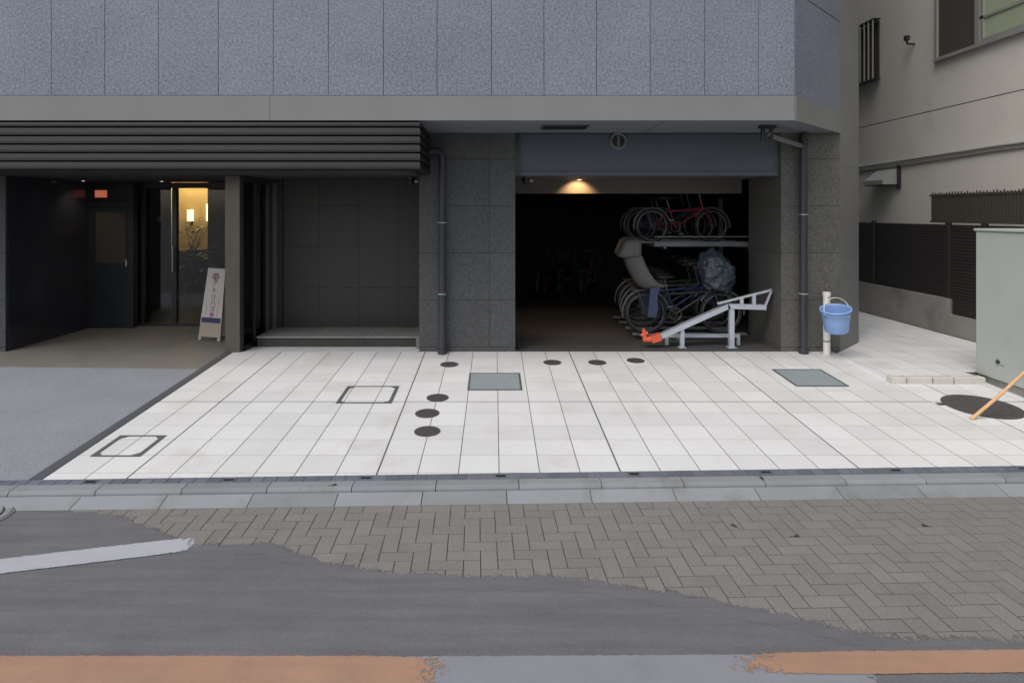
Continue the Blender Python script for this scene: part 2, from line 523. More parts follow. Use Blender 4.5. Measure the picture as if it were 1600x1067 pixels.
# ---- kerb: gutter blocks, each 0.6 m, and the strip of small tiles behind them
kerb = empty('kerb', (0, 4.5, ROADZ), 'stained pale concrete kerb between tiles and street', kind='structure')
def kerb_piece(x0, x1, prof):
    mb = MB()
    y = lambda X, o: front(X) + o - 4.5
    n = len(prof)
    vs = [(x0, y(x0,o), z) for o,z in prof] + [(x1, y(x1,o), z) for o,z in prof]
    fs = [tuple(range(n)), tuple(reversed(range(n,2*n)))] + [(i, n+i, n+(i+1)%n, (i+1)%n) for i in range(n)]
    return mb._add(vs, [tuple(reversed(f)) for f in fs])
ZT = pz(front(0)-.09) - ROADZ
KP = [(-.205,-.1),(-.205,ZT-.022),(-.196,ZT-.006),(-.184,ZT-.001),(-.092,ZT),(-.092,-.1)]
GU = [(-.338,-.1),(-.338,.002),(-.208,ZT-.034),(-.208,-.1)]
x = -5.22
while x < 6.0:
    kerb_piece(x+.003, x+.597, KP).build('kerb_block', m_kerb, kerb)
    kerb_piece(x+.003-.09, x+.597-.09, GU).build('gutter_block', m_kerb, kerb)
    x += .6
band = empty('edge_band', (0, 4.65, pz(4.65)), 'blue-grey strip of small tiles along the kerb', kind='structure')
MB().prism([(-6,front(-6)-.09),(6,front(6)-.09),(6,front(6)-.001),(-6,front(-6)-.001)], -.4, lambda x,y: pz(y)-.005).xform(
    Matrix.Translation((0,-4.65,-pz(4.65)))).build('mortar', m_grout2, band)
x = -5.4
k = 0
while x < 5.8:
    y0 = lambda X: front(X) - .088 - 4.65
    y1 = lambda X: front(X) - .003 - 4.65
    a, b = x+.003, x+.097
    MB().prism([(a,y0(a)),(b,y0(b)),(b,y1(b)),(a,y1(a))], -.03, lambda x_,y_: SL*y_).build('strip_tile', m_band, band)
    if k % 10 == 4:
        c = x + .05
        MB().prism([(c-.035,y0(c)+.03),(c+.035,y0(c)+.03),(c+.035,y0(c)+.052),(c-.035,y0(c)+.052)],
                   lambda x_,y_: SL*y_+.0005, lambda x_,y_: SL*y_+.004).build('drain_slot', m_black, band)
    x += .1
    k += 1

# ---- forecourt slab and its white tiles
PX, PD = .306, .3006
X0 = -.88 - 8*PX            # left edge of the tiles, -3.328
court = empty('tiled_forecourt', (0, 6, 0), 'forecourt paved in square white tiles', kind='structure')
MB().prism([(X0-.004,front(X0)),(6.58,front(6.58)),(6.58,FD),(X0-.004,FD)], -.45, lambda x,y: pz(y)-.0014).xform(
    Matrix.Translation((0,-6,0))).build('grout_bed', m_grout, court)
tiles = []
GP = .0034
for i in range(0, 33):
    xa = X0 + i*PX; xb = xa + PX
    ga = .0065 if (i-2) % 6 == 0 else GP
    gb = .0065 if (i-1) % 6 == 0 else GP
    for j in range(-6, 6):
        da = 6.234 + j*PD; db = da + PD
        ha = .009 if j == 0 else .0030
        hb = .009 if j == -1 else .0030
        full = [(xa+ga,da+ha),(xb-gb,da+ha),(xb-gb,db-hb),(xa+ga,db-hb)]
        pl = clip(full, lambda p: p[1] - front(p[0]) - .002)
        pl = clip(pl, lambda p: FD - .002 - p[1])
        if len(pl) < 3: continue
        if xb > 6.58: continue
        # corner platform and cabinet footings take their tiles out
        if xa > 4.30-.02 and da > 6.75-.05: continue
        cx, cd = (xa+xb)/2, (da+db)/2
        px = 772 + cx*981/cd
        vis = px < 1640
        tiles.append((0 if vis else 1, cd, cx, cd, pl))
tiles.sort(key=lambda t: (t[0], t[1]))
rest = MB()
for k, (_, _, cx, cd, pl) in enumerate(tiles):
    zc = pz(cd)
    dz = random.uniform(-.0002,.0003)
    c = .0006
    mb = MB()
    n = len(pl)
    q = [(x-cx, y-cd) for x,y in pl]
    mx = sum(p[0] for p in q)/n; my = sum(p[1] for p in q)/n
    inn = [(mx+(x-mx)*(1-c/.15), my+(y-my)*(1-c/.15)) for x,y in q]
    vs = [(x,y,SL*y-.012) for x,y in q] + [(x,y,SL*y-c) for x,y in q] + [(x,y,SL*y) for x,y in inn]
    fs = [tuple(range(2*n,3*n))]
    for a in range(n):
        b = (a+1) % n
        fs += [(a,b,n+b,n+a),(n+a,n+b,2*n+b,2*n+a)]
    mb._add(vs, fs)
    if k < 290:
        mb.build('tile', m_tile, court, (cx, cd-6, zc+dz))
    else:
        mb.xform(Matrix.Translation((cx, cd-6, zc+dz)))
        rest._add(mb.v, mb.f)
rest.build('tile_field', m_tile, court, kind='stuff')

# ---- raised alley paving at the corner, with its kerb stones
alley = empty('alley_paving', (5.6, 8, 0), 'white tiled side alley between the building and dark fence', kind='structure')
ap = [(4.32,6.85),(5.30,6.85),(5.30,7.0),(6.58,7.0),(6.58,16),(5.02,16),(5.02,8.62),(4.45,8.05),(4.32,8.05)]
MB().prism(ap, -.3, -.0014).xform(Matrix.Translation((-5.6,-8,0))).build('grout_bed', m_grout, alley)
MB().prism([(4.312,6.86),(4.3185,6.86),(4.3185,8.02),(4.312,8.02)], -.1, -.001).xform(Matrix.Translation((-5.6,-8,0))).build('edge_tile', m_tile, alley)
tm = MB().box(-PX/2+GP, PX/2-GP, -PD/2+GP, PD/2-GP, -.012, 0).mesh('tile'); tm.materials.append(m_tile)
for i in range(25, 33):
    for j in range(2, 26):
        xa = X0+i*PX; da = 6.234+j*PD
        pl = [(xa+GP,da+GP),(xa+PX-GP,da+GP),(xa+PX-GP,da+PD-GP),(xa+GP,da+PD-GP)]
        pl = clip(pl, lambda p: p[0]-4.322); pl = clip(pl, lambda p: 6.578-p[0]) if pl else pl
        pl = clip(pl, lambda p: p[1]-6.852) if pl else pl
        if pl and xa+PX > 5.3: pl = clip(pl, lambda p: p[1]-7.0) if xa > 5.0 else pl
        pl = clip(pl, lambda p: p[1]-8.05 - (p[0]-4.45) if False else ( (8.05+(p[0]-4.45)) - p[1] if p[0] < 5.02 else 1)) if pl else pl
        if len(pl) < 3: continue
        cx = sum(p[0] for p in pl)/len(pl); cd = sum(p[1] for p in pl)/len(pl)
        if cd > 8.05 and cx < 5.0 and cd > 8.05+(cx-4.45): continue
        MB().prism([(x-cx,y-cd) for x,y in pl], -.012, 0).build('tile', m_tile, alley, (cx-5.6, cd-8, random.uniform(-.0006,.0006)))
xs = [4.27,4.44,4.72,4.95,5.295]
for a, b in zip(xs, xs[1:]):
    MB().cbox(a+.008, b-.008, 6.755, 6.846, -.1, .002, .008).xform(Matrix.Translation((-5.6,-8,0))).build('kerb_stone', m_kst, alley)

# ---- dark edging + driveway
MB().prism([(X0-.10,front(X0)-.001),(X0-.006,front(X0)-.001),(X0-.006,7.97),(X0-.10,7.97)], -.45, lambda x,y: pz(y)+.002).build(
    'edging_strip', m_edge, kind='structure', label='dark stone strip between white tiles and grey driveway')
mb = MB()
mb.prism([(-12,front(-12)-.001),(X0-.103,front(X0)-.001),(X0-.103,7.30),(-12,7.62)], -.5, lambda x,y: pz(y)-.001)
mb.build('driveway', m_drive, kind='structure', label='grey speckled driveway leading to the entrance at left')

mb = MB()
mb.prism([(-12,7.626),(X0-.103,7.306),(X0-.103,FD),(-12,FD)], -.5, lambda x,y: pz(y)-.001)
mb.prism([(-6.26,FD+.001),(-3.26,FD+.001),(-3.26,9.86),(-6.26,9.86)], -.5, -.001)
mb.build('shaded_entrance_paving', m_vest, kind='structure', label='brownish grey paving with the entrance canopy shade in its colour')
# ------------------------------------------------------------------ the apartment building
bld = empty('apartment_building', (0, FD, 0), 'grey stone clad apartment building with overhanging upper floor, dark entrance and garage', 'building')
def B(mb, name, mat, parent=None, **kw):
    """build in world coordinates under the building (or a part of it standing at the same origin)"""
    mb.xform(Matrix.Translation((0,-FD,0)))
    o = mb.build(name, mat, parent or bld, **kw)
    return o
UF = 6.92                        # upper facade plane
SOF = 2.793
# structural core above (solid mass behind the cladding)
core = [(-14,UF+.03),(3.315-.03,UF+.03),(4.98,8.615),(4.98,18),(-14,18)]
upper = B(MB().prism(core, SOF+.012, 11), 'upper_wall', m_joint)
jx = [-8.48,-7.88,-7.28,-6.68,-6.08,-5.48,-4.88,-4.29,-3.70,-3.04,-2.434,-1.827,-1.22,-.628,-.03,.55,1.129,1.721,2.321,2.913,3.312]
for z0, z1 in ((3.066,4.208),(4.216,5.4),(5.408,6.6)):
    for a, b in zip(jx, jx[1:]):
        t = random.uniform(0,.0015)
        B(MB().box(a+.003, b-.003, UF-t, UF+.031, z0, z1), 'facade_panel', m_gran, upper)
# 45 degree corner
def ch(s, o=0):                  # point at distance s along the chamfer, o outwards
    c = math.sqrt(.5)
    return (3.315+s*c+o*c, UF+s*c-o*c)
S1 = (FD-UF)*math.sqrt(2)
S2 = (8.60-UF)*math.sqrt(2)
def chpanel(s0, s1, z0, z1, name, mat, parent, t=.032, o=0):
    a, b = ch(s0,o), ch(s1,o)
    return B(MB().plate((a[0],a[1],z0),(b[0],b[1],z0),(b[0],b[1],z1),(a[0],a[1],z1), t), name, mat, parent)
for z0, z1 in ((3.066,4.203),(4.216,5.4),(5.408,6.6)):
    chpanel(.004, S1-.006, z0, z1, 'facade_panel', m_gran, upper)
for k in range(6):
    z0 = .0 + k*1.2
    chpanel(S1+.002, S2, z0+.001, z0+1.199, 'corner_panel', m_corner, upper)
# smooth band at the foot of the upper floor
bandp = B(MB().box(-8.5, -2.47, UF-.012, UF+.03, SOF-.004, 3.060), 'stone_band', m_lip)
B(MB().box(-2.466, 3.305, UF-.012, UF+.03, SOF-.004, 3.060), 'stone_band', m_lip)
chpanel(0, S1-.004, SOF-.004, 3.060, 'stone_band', m_lip, bld, .04, .012)
# soffit
so = B(MB().prism([(-8.4,UF+.032),(3.27,UF+.032),(4.36,FD-.002),(-8.4,FD-.002)], SOF, SOF+.011), 'soffit', m_soff)
sv = B(MB().box(.56,1.11,7.28,7.62,SOF-.012,SOF), 'soffit_vent', m_beam, so)
for k in range(7):
    B(MB().box(.575,1.095,7.30+k*.045,7.318+k*.045,SOF-.018,SOF-.012), 'slat', m_black, so)
B(MB().box(1.9,1.906,UF+.04,FD-.01,SOF-.003,SOF), 'soffit_joint', m_joint, so)

# louvre fascia over the entrance: long slats returning along the right end
lf = B(MB().box(-8.4,-.90,UF+.11,UF+.15,2.24,SOF-.002).box(-.94,-.90,UF+.15,FD-.06,2.24,SOF-.002), 'louvre_backing', m_black)
zz = [2.786,2.722,2.628,2.534,2.44,2.346,2.253]
for a, b in zip(zz[1:], zz):
    h = b - a - .012
    mb = MB()
    # each slat: face leaning out at its foot, mitred return
    prof = [(.0, a+.004),(.0,a+.03),(.008,b-.014),(.105,b-.014),(.105,a+.004)]   # (inset from front, z)
    n = len(prof)
    rows = []
    for (ins, z) in prof:
        rows.append([(-8.4,UF+ins,z),(-.815-ins,UF+ins,z),(-.815-ins,FD-.01,z)])
    vs = [p for r in rows for p in r]
    fs = []
    for i in range(n):
        j = (i+1) % n
        for k in range(2):
            fs.append((i*3+k, i*3+k+1, j*3+k+1, j*3+k))
    fs.append(tuple(i*3 for i in reversed(range(n)))); fs.append(tuple(i*3+2 for i in range(n)))
    mb._add(vs, fs)
    B(mb, 'louvre_slat', m_louv, lf)
B(MB().prism([(-6.25,UF+.16),(-.97,UF+.16),(-.97,8.0),(-3.22,8.0),(-3.22,9.86),(-6.25,9.86)], 2.25, 2.262).prism(
    [(-3.2,8.02),(-.97,8.02),(-.97,9.0),(-3.2,9.0)],2.25,2.262), 'entrance_ceiling', m_garwl)

# panelled wall helper: panels proud of a dark backing
def panel_wall(name, x0, x1, d, z0, z1, xs, zs, mat, pname, back=.05):
    w = B(MB().box(x0+.001,x1-.001,d+.022,d+.022+back,z0,z1), name, m_joint)
    xs = [x0]+[q for q in xs if x0 < q < x1]+[x1]
    zs = [z0]+[q for q in zs if z0 < q < z1]+[z1]
    for a,b in zip(xs,xs[1:]):
        for c,e in zip(zs,zs[1:]):
            B(MB().box(a+(.002 if a>x0 else 0),b-(.002 if b<x1 else 0),d-random.uniform(0,.001),d+.023,c+.002,e-.002), pname, mat, w)
    return w
ZS = [.06+.6*k for k in range(5)]
# left wall end, pillar beside the garage, right pillar
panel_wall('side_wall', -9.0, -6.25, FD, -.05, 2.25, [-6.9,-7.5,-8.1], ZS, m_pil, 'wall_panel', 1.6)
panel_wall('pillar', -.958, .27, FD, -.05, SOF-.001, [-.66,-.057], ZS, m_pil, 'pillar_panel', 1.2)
# right pillar: front face, reveal, chamfer
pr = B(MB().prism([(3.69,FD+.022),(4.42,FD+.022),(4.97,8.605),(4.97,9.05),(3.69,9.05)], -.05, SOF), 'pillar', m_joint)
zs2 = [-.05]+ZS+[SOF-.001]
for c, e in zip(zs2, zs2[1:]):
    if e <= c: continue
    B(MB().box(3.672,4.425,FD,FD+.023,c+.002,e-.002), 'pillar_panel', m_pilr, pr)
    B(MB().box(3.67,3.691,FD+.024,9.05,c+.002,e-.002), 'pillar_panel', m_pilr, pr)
B(MB().box(4.88,4.97,9.051,18,-.05,SOF), 'east_wall', m_corner)

# niche: step, back wall
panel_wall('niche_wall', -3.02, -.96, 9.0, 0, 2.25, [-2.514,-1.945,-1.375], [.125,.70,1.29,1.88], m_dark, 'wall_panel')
st = B(MB().box(-3.14,-1.02,8.325,8.995,-.05,.118), 'step', m_dark)
for a, b in ((-3.14,-2.44),(-2.436,-1.73),(-1.726,-1.02)):
    B(MB().cbox(a,b,8.30,8.994,.119,.138,.003), 'step_slab', m_conc, st)
B(MB().box(-1.019,-.962,8.2,8.99,-.05,.16), 'niche_kerb', m_conc)
# niche floor strip behind the tiles
B(MB().box(-3.2,-.961,FD+.001,8.324,-.3,-.003), 'niche_floor', m_tile)

# ---- entrance: glossy wall on the left, steel door, glazed front, post and side glazing
gw = B(MB().box(-6.249,-6.235,8.06,9.69,.0,2.249), 'polished_wall', m_gloss)
B(MB().box(-6.24,-5.56,9.70,9.80,0,2.249), 'door_wall', m_door)
dr = B(MB().box(-6.20,-5.60,9.668,9.699,.01,1.86), 'door', m_door)
B(MB().box(-6.13,-5.67,9.660,9.667,1.0,1.78), 'pane', m_screen, dr)
B(MB().tube([(-5.645,9.63,.95),(-5.645,9.63,1.06)],.012,8).box(-5.66,-5.63,9.635,9.667,.99,1.02), 'handle', m_alum, dr)
B(MB().box(-6.249,-6.19,9.66,9.698,0,2.2).box(-5.62,-5.55,9.65,9.698,0,2.2).box(-6.19,-5.62,9.66,9.698,1.87,1.95), 'door_frame', m_frame)
B(MB().box(-6.15,-5.98,9.672,9.698,2.01,2.12), 'lamp_sign', m_exit)
gf = B(MB().box(-5.54,-3.23,9.87,9.93,2.16,2.249).box(-5.54,-3.23,9.87,9.93,0,.04).box(-5.545,-5.50,9.86,9.94,.04,2.16)
       .box(-5.06,-4.99,9.86,9.94,.04,2.16).box(-4.22,-4.17,9.86,9.94,.04,2.16), 'glazed_front', m_frame)
for a, b in ((-5.499,-5.061),(-4.989,-4.221),(-4.169,-3.24)):
    B(MB().box(a,b,9.897,9.903,.041,2.159), 'pane', m_glass, gf)
B(MB().box(-5.03,-5.018,9.80,9.86,.85,1.25), 'handle', m_alum, gf)
sg = B(MB().box(-3.275,-3.205,8.12,9.0,2.17,2.249).box(-3.275,-3.205,8.12,9.0,-.02,.05).box(-3.27,-3.215,8.46,8.50,.05,2.17), 'side_glazing', m_frame)
for a, b in ((8.121,8.459),(8.501,8.93)):
    B(MB().box(-3.243,-3.237,a,b,.051,2.169), 'pane', m_glass2, sg)
B(MB().box(-3.30,-3.024,8.96,9.05,0,2.249), 'jamb', m_frame)
B(MB().box(-3.15,-3.09,8.93,8.959,.02,2.2), 'jamb_trim', m_steel)
po = B(MB().box(-3.425,-3.235,7.985,8.115,-.04,2.248), 'entrance_post', m_steel)
bevel(po, .006)
# ---- lobby behind the glass
B(MB().box(-9.2,-.9,9.94,15.0,-.06,-.003), 'lobby_floor', m_lobf)
B(MB().box(-9.2,-.9,9.94,15.0,2.55,2.6), 'lobby_ceiling', m_lobd)
B(MB().box(-9.3,-9.21,9.95,15.0,0,2.6), 'lobby_wall', m_lobd)
B(MB().box(-9.3,-.9,15.01,15.1,0,2.6), 'lobby_wall', m_lobd)
B(MB().box(-.95,-.90,9.3,15.0,0,2.6), 'lobby_wall', m_lobd)
lp = B(MB().box(-6.55,-5.86,11.3,11.4,0,2.54), 'lobby_partition', m_garwl)
B(MB().box(-6.06,-5.96,11.292,11.299,1.60,1.73), 'notice', m_signw, lp)
B(MB().box(-6.72,-5.75,13.3,13.4,.0,2.54), 'lobby_feature_wall', m_lobw)
B(MB().box(-5.749,-5.5,12.6,13.4,.0,2.54), 'lobby_pier', m_lobd)
B(MB().box(-6.70,-5.80,12.55,13.25,2.44,2.48), 'cove_light', m_lobl)
B(MB().box(-6.80,-6.721,12.9,13.4,0,2.54), 'lobby_pilaster', m_signw)
B(MB().box(-6.6,-5.75,12.3,12.8,0,1.05), 'lobby_counter', m_lobd)
# ---- garage
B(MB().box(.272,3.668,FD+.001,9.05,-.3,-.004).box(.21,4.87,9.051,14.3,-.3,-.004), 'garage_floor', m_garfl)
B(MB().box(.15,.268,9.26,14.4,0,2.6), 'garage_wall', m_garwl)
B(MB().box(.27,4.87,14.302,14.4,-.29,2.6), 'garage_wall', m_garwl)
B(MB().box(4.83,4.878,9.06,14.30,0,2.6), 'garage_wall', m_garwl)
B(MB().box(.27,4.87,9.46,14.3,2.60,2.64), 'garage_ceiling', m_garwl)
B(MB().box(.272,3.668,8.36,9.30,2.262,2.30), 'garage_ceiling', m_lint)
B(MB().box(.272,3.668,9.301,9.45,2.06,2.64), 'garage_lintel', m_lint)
bm_ = B(MB().box(.272,3.668,8.10,8.35,2.25,SOF-.001), 'beam', m_beam)
B(MB().box(.275,3.665,8.085,8.099,2.25,2.30), 'beam_flange', m_beam, bm_)
B(MB().box(.272,.33,8.06,8.099,2.25,SOF-.002), 'beam_trim', m_frame, bm_)

# ------------------------------------------------------------------ lamps
def downlight(name, x, d, z, mat, label, group=None, r=.045):
    t = empty(name, (x, d, z), label, 'light', group)
    MB().lathe([(r*1.35,0),(r*1.35,-.012),(r,-.014),(r,-.002)], n=20).build('trim', m_alum, t)
    MB().lathe([(r*.98,-.012),(r*.98,-.006)], n=20).build('lamp', mat, t)
    return t
downlight('ceiling_light', 1.235, 9.08, 2.262, m_warm, 'small warm ceiling lamp lighting the garage lintel', r=.04)
sp = bpy.data.lights.new('garage_lamp', 'SPOT')
sp.energy = 34; sp.spot_size = R(112); sp.spot_blend = .6; sp.color = (1,.62,.28); sp.shadow_soft_size = .03
so_ = bpy.data.objects.new('garage_lamp', sp); so_.location = (1.235, 9.10, 2.245); so_.rotation_euler = (R(42),0,0)
COL.objects.link(so_)
downlight('ceiling_light', -6.02, 9.2, 2.25, m_whit, 'small white ceiling lamp above the dark steel door', r=.03)
downlight('ceiling_light', -4.95, 9.35, 2.25, m_whit, 'small ceiling lamp in front of the entrance glass', r=.03)
for (x, d, e) in ((-6.02,9.2,6.0),(-4.95,9.35,14.0)):
    l_ = bpy.data.lights.new('entrance_lamp','SPOT'); l_.energy = e; l_.spot_size = R(120); l_.spot_blend = .8; l_.color = (1,.8,.55); l_.shadow_soft_size = .03
    lo_ = bpy.data.objects.new('entrance_lamp', l_); lo_.location = (x,d,2.23); COL.objects.link(lo_)
# lobby wall lamps and plant, seen through the glass
for x, h, lb in ((-6.40,.24,'left glowing wall lamp inside the lobby'),(-6.0,.36,'right glowing wall lamp inside the lobby')):
    t = empty('wall_lamp', (x,13.29,1.60), lb, 'lamp', 'lobby wall lamps')
    MB().box(-.05,.05,-.10,-.02,0,h).build('lamp_shade', emit('lamp_shade_glow',(1,.85,.45),3.0), t)
    MB().box(-.03,.03,-.02,0,.03,h-.03).build('bracket', m_frame, t)
pt = empty('potted_plant', (-5.75,12.05,0), 'leafy green potted plant inside the lobby', 'plant')
MB().lathe([(.14,0),(.19,.42),(.17,.42),(.16,.38)], n=16).build('pot', m_lobd, pt)
lv = MB()
for k in range(70):
    a = random.uniform(0,6.28); h = random.uniform(.45,1.6); r = random.uniform(.05,.34)
    p = Vector((math.cos(a)*r, math.sin(a)*r, h)); u = Vector((math.cos(a+random.uniform(-1,1)), math.sin(a), random.uniform(-.3,.8))).normalized()
    w = u.cross(Vector((0,0,1))).normalized()*.035
    lv._add([p, p+u*.09+w, p+u*.2, p+u*.09-w], [(0,1,2,3)])
for k in range(6): lv.tube([(0,0,.36),(random.uniform(-.12,.12),random.uniform(-.12,.12),1.0),(random.uniform(-.25,.25),random.uniform(-.2,.2),1.5)],.008,5)
lv.build('leaves', m_leaf, pt)

# ------------------------------------------------------------------ drain pipes
def clamp(mb, x, d, z, r): return mb.ring((x,d,z), r+.006, .008, 'z', 16, 5)
t = empty('drain_pipe', (-.655,7.93,0), 'dark drainpipe on the pillar between the entrance and garage', 'pipe')
MB().tube([(0,0,.03),(0,0,2.42)],.046,14).build('pipe', m_pipe, t)
MB().tube([(0,0,.0),(0,0,.06)],.062,14).build('foot_collar', m_pipe, t)
MB().tube([(0,0,2.40),(0,0,2.50),(-.05,0,2.55),(-.19,0,2.55)],.05,12).build('elbow', m_pipe, t)
for z in (.75,1.65):
    q = MB(); clamp(q,0,0,z,.046); q.box(-.012,.012,.045,.098,z-.012,z+.012); q.build('clamp', m_alum, t)
t = empty('drain_pipe', (3.915,7.945,0), 'dark drainpipe on the right pillar beside the blue bucket', 'pipe')
MB().tube([(0,0,.03),(0,0,2.66)],.046,14).build('pipe', m_pipe, t)
MB().tube([(0,0,.0),(0,0,.06)],.062,14).build('foot_collar', m_pipe, t)
MB().tube([(0,0,2.62),(0,0,2.78)],.05,12).build('pipe_socket', m_black, t)
MB().tube([(-.72,-.62,2.70),(-.60,-.55,2.66),(-.05,-.03,2.62)],.03,10).build('offset_branch', m_branch, t)
MB().tube([(-.78,-.62,2.60),(-.78,-.62,2.79)],.024,10).tube([(-.68,-.62,2.62),(-.68,-.62,2.79)],.024,10).box(-.82,-.64,-.66,-.58,2.755,2.79).build('soffit_hanger', m_black, t)
for z in (.75,1.75):
    q = MB(); clamp(q,0,0,z,.046); q.box(-.012,.012,.045,.083,z-.012,z+.012); q.build('clamp', m_alum, t)

# ------------------------------------------------------------------ vent cap on the beam, cameras
t = empty('vent_cap', (1.60,8.098,2.70), 'round vent cap with two dark slots on the beam', 'vent')
q = MB().lathe([(.105,0),(.115,.02),(.10,.035),(.082,.03),(.08,.004)], n=24); q.xform(Matrix.Rotation(R(90),4,'X')); q.build('cap_ring', m_branch, t)
q = MB().lathe([(.08,.002),(.08,.006)], n=24); q.xform(Matrix.Rotation(R(90),4,'X')); q.build('opening', m_black, t)
MB().box(-.012,.012,-.03,-.008,-.078,.078).build('mullion', m_branch, t)
def cctv(x, d, z, label):
    t = empty('security_camera', (x,d,z), label, 'camera', 'security cameras')
    MB().lathe([(.06,0),(.06,-.025),(.05,-.03)], n=18).build('base', m_black, t)
    MB().lathe([(.048,-.03),(.052,-.05),(.044,-.08),(.025,-.10),(.0005,-.107)], n=18).build('dome', m_black, t)
    MB().box(.05,.10,-.02,.02,-.07,-.04).tube([(.05,0,-.05),(.03,0,-.02)],.01,6).build('side_arm', m_alum, t)
cctv(.43,8.5,2.262,'black dome camera under the left end of the garage beam')
cctv(-1.12,8.45,2.25,'black dome camera under the louvred canopy')

# ------------------------------------------------------------------ covers let into the forecourt
def flat(mb, x, d, name, mat, parent=None, **kw):
    o = mb.build(name, mat, parent, **kw)
    return o
TS = math.atan(SL)
def cover_root(name, x, d, label, cat, group=None):
    t = empty(name, (x, d, pz(d)), label, cat, group)
    t.rotation_euler = (TS,0,0)
    return t
def round_cover(x, d, r, label, group='small round iron covers'):
    t = cover_root('access_cover', x, d, label, 'cover', group)
    MB().lathe([(r,-.004),(r,.004),(r*.93,.006),(r*.9,.003),(.0005,.003)], n=32, smooth=False).build('rim', m_cover, t)
    q = MB()
    for k in range(-3,4):
        y = k*r*.22; w = math.sqrt(max(0,(r*.84)**2-y*y))
        q.box(-w,w,y-.006,y+.006,.0032,.006)
    q.build('ribs', m_cover, t)
round_cover(-.533,7.47,.108,'small round cover at the foot of the left drainpipe')
round_cover(.70,7.55,.108,'leftmost of the three round covers before the garage door')
round_cover(1.24,7.55,.108,'middle one of the three round covers before the garage')
round_cover(1.72,7.63,.108,'rightmost of the three round covers before the garage')
round_cover(-.57,6.34,.112,'farthest of three round covers in a row left of centre')
round_cover(-.63,5.92,.115,'middle of three round covers in a row left of centre')
round_cover(-.585,5.50,.115,'nearest of three round covers in a row left of centre')
t = cover_root('manhole_cover', 4.74, 6.10, 'large dark round manhole cover beneath the wooden pole', 'manhole')
MB().lathe([(.33,-.004),(.33,.004),(.315,.007),(.305,.003),(.0005,.003)], n=48, smooth=False).build('frame', m_cover, t)
q = MB()
for a in range(3): q.ring((0,0,.004),.08+.08*a,.004,'z',36,4)
for k in range(12):
    c,s_ = math.cos(k*math.pi/6), math.sin(k*math.pi/6)
    q.tube([(c*.06,s_*.06,.004),(c*.29,s_*.29,.004)],.004,4)
q.build('cast_pattern', m_cover, t)
t = empty('manhole_cover', (-3.5,4.19,ROADZ+.004), 'pale round manhole cover at the left edge of the street', 'manhole')
MB().lathe([(.25,-.004),(.25,.004),(.24,.006),(.21,.006),(.2,.003),(.0005,.003)], n=40, smooth=False).build('cover', m_kerb, t)
MB().ring((0,0,.004),.18,.008,'z',36,4).ring((0,0,.004),.235,.006,'z',36,4).build('ring_groove', m_cover, t)
def steel_cover(x0, x1, d0, d1, label):
    cx, cd = (x0+x1)/2, (d0+d1)/2
    t = cover_root('drain_cover', cx, cd, label, 'cover', 'square steel covers')
    w, l = (x1-x0)/2, (d1-d0)/2
    MB().box(-w,w,-l,-l+.02,0,.008).box(-w,w,l-.02,l,0,.008).box(-w,-w+.02,-l+.02,l-.02,0,.008).box(w-.02,w,-l+.02,l-.02,0,.008).build('frame', m_fsteel, t)
    MB().box(-w+.021,w-.021,-l+.021,l-.021,0,.004).build('plate', m_grate, t)
    q = MB(); n = 26
    for k in range(n):
        xx = -w+.03+(2*w-.06)*k/(n-1)
        q.box(xx-.004,xx+.004,-l+.025,l-.025,.0041,.007)
    q.build('ribs', m_grate, t)
steel_cover(-.28,.295,6.56,7.13,'square steel drain cover in front of the middle pillar')
steel_cover(3.215,3.78,6.68,7.27,'square steel drain cover in front of the blue bucket')
def frame_cover(x0, x1, d0, d1, label):
    cx, cd = (x0+x1)/2, (d0+d1)/2
    t = cover_root('tiled_cover', cx, cd, label, 'cover', 'tile filled access covers')
    w, l = (x1-x0)/2, (d1-d0)/2
    MB().box(-w,w,-l,-l+.018,-.002,.005).box(-w,w,l-.018,l,-.002,.005).box(-w,-w+.035,-l+.018,l-.018,-.002,.005).box(w-.035,w,-l+.018,l-.018,-.002,.005).build('frame', m_fsteel, t)
    for sx in (-1,1):
        for sy in (-1,1):
            MB().prism([(0,0),(.05,0),(0,.05)] , -.001, .0045).xform(Matrix.Translation((sx*(w-.036),sy*(l-.019),0)) @ Matrix.Diagonal((-sx,-sy,1,1))).build('corner', m_fsteel, t)
frame_cover(-1.56,-1.01,6.18,6.69,'tile filled access cover with dark frame near the centre')
frame_cover(-3.22,-2.82,5.0,5.41,'tile filled access cover with dark frame at front left corner')

def leaf(x, d, z, label, a):
    t = empty('fallen_leaf', (x,d,z), label, 'leaf', 'leaves fallen on the street', rz=a)
    MB()._add([(-.022,0,.003),(-.005,-.012,.008),(.016,-.008,.012),(.026,.002,.006),(.012,.011,.010),(-.006,.010,.004)],[(0,1,2,3,4,5)]).build('blade', m_fence2, t)
    MB().tube([(-.022,0,.003),(-.04,.004,.004)],.0015,4).build('stalk', m_fence2, t)
leaf(*g(521,760,-.2),-.192,'tiny dark leaf on the kerb left of centre',.4)
leaf(*g(1190,750,-.2),-.189,'tiny dark leaf on the kerb right of centre',1.4)
leaf(*g(1147,822),ROADZ,'tiny dark leaf on the pavers right of centre',2.2)
leaf(*g(1244,838),ROADZ,'tiny dark leaf on the pavers, second from the right',0.2)
leaf(*g(1446,822),ROADZ,'tiny dark leaf on the pavers at far right',2.9)
t = cover_root('valve_cover', 4.40, 6.16, 'tiny dark valve cover left of the large manhole', 'cover')
bevel(MB().box(-.055,.055,-.03,.03,-.002,.006).build('lid', m_cover, t), .01)
MB().box(-.02,.02,-.006,.006,.0062,.009).build('grip_slot', m_black, t)

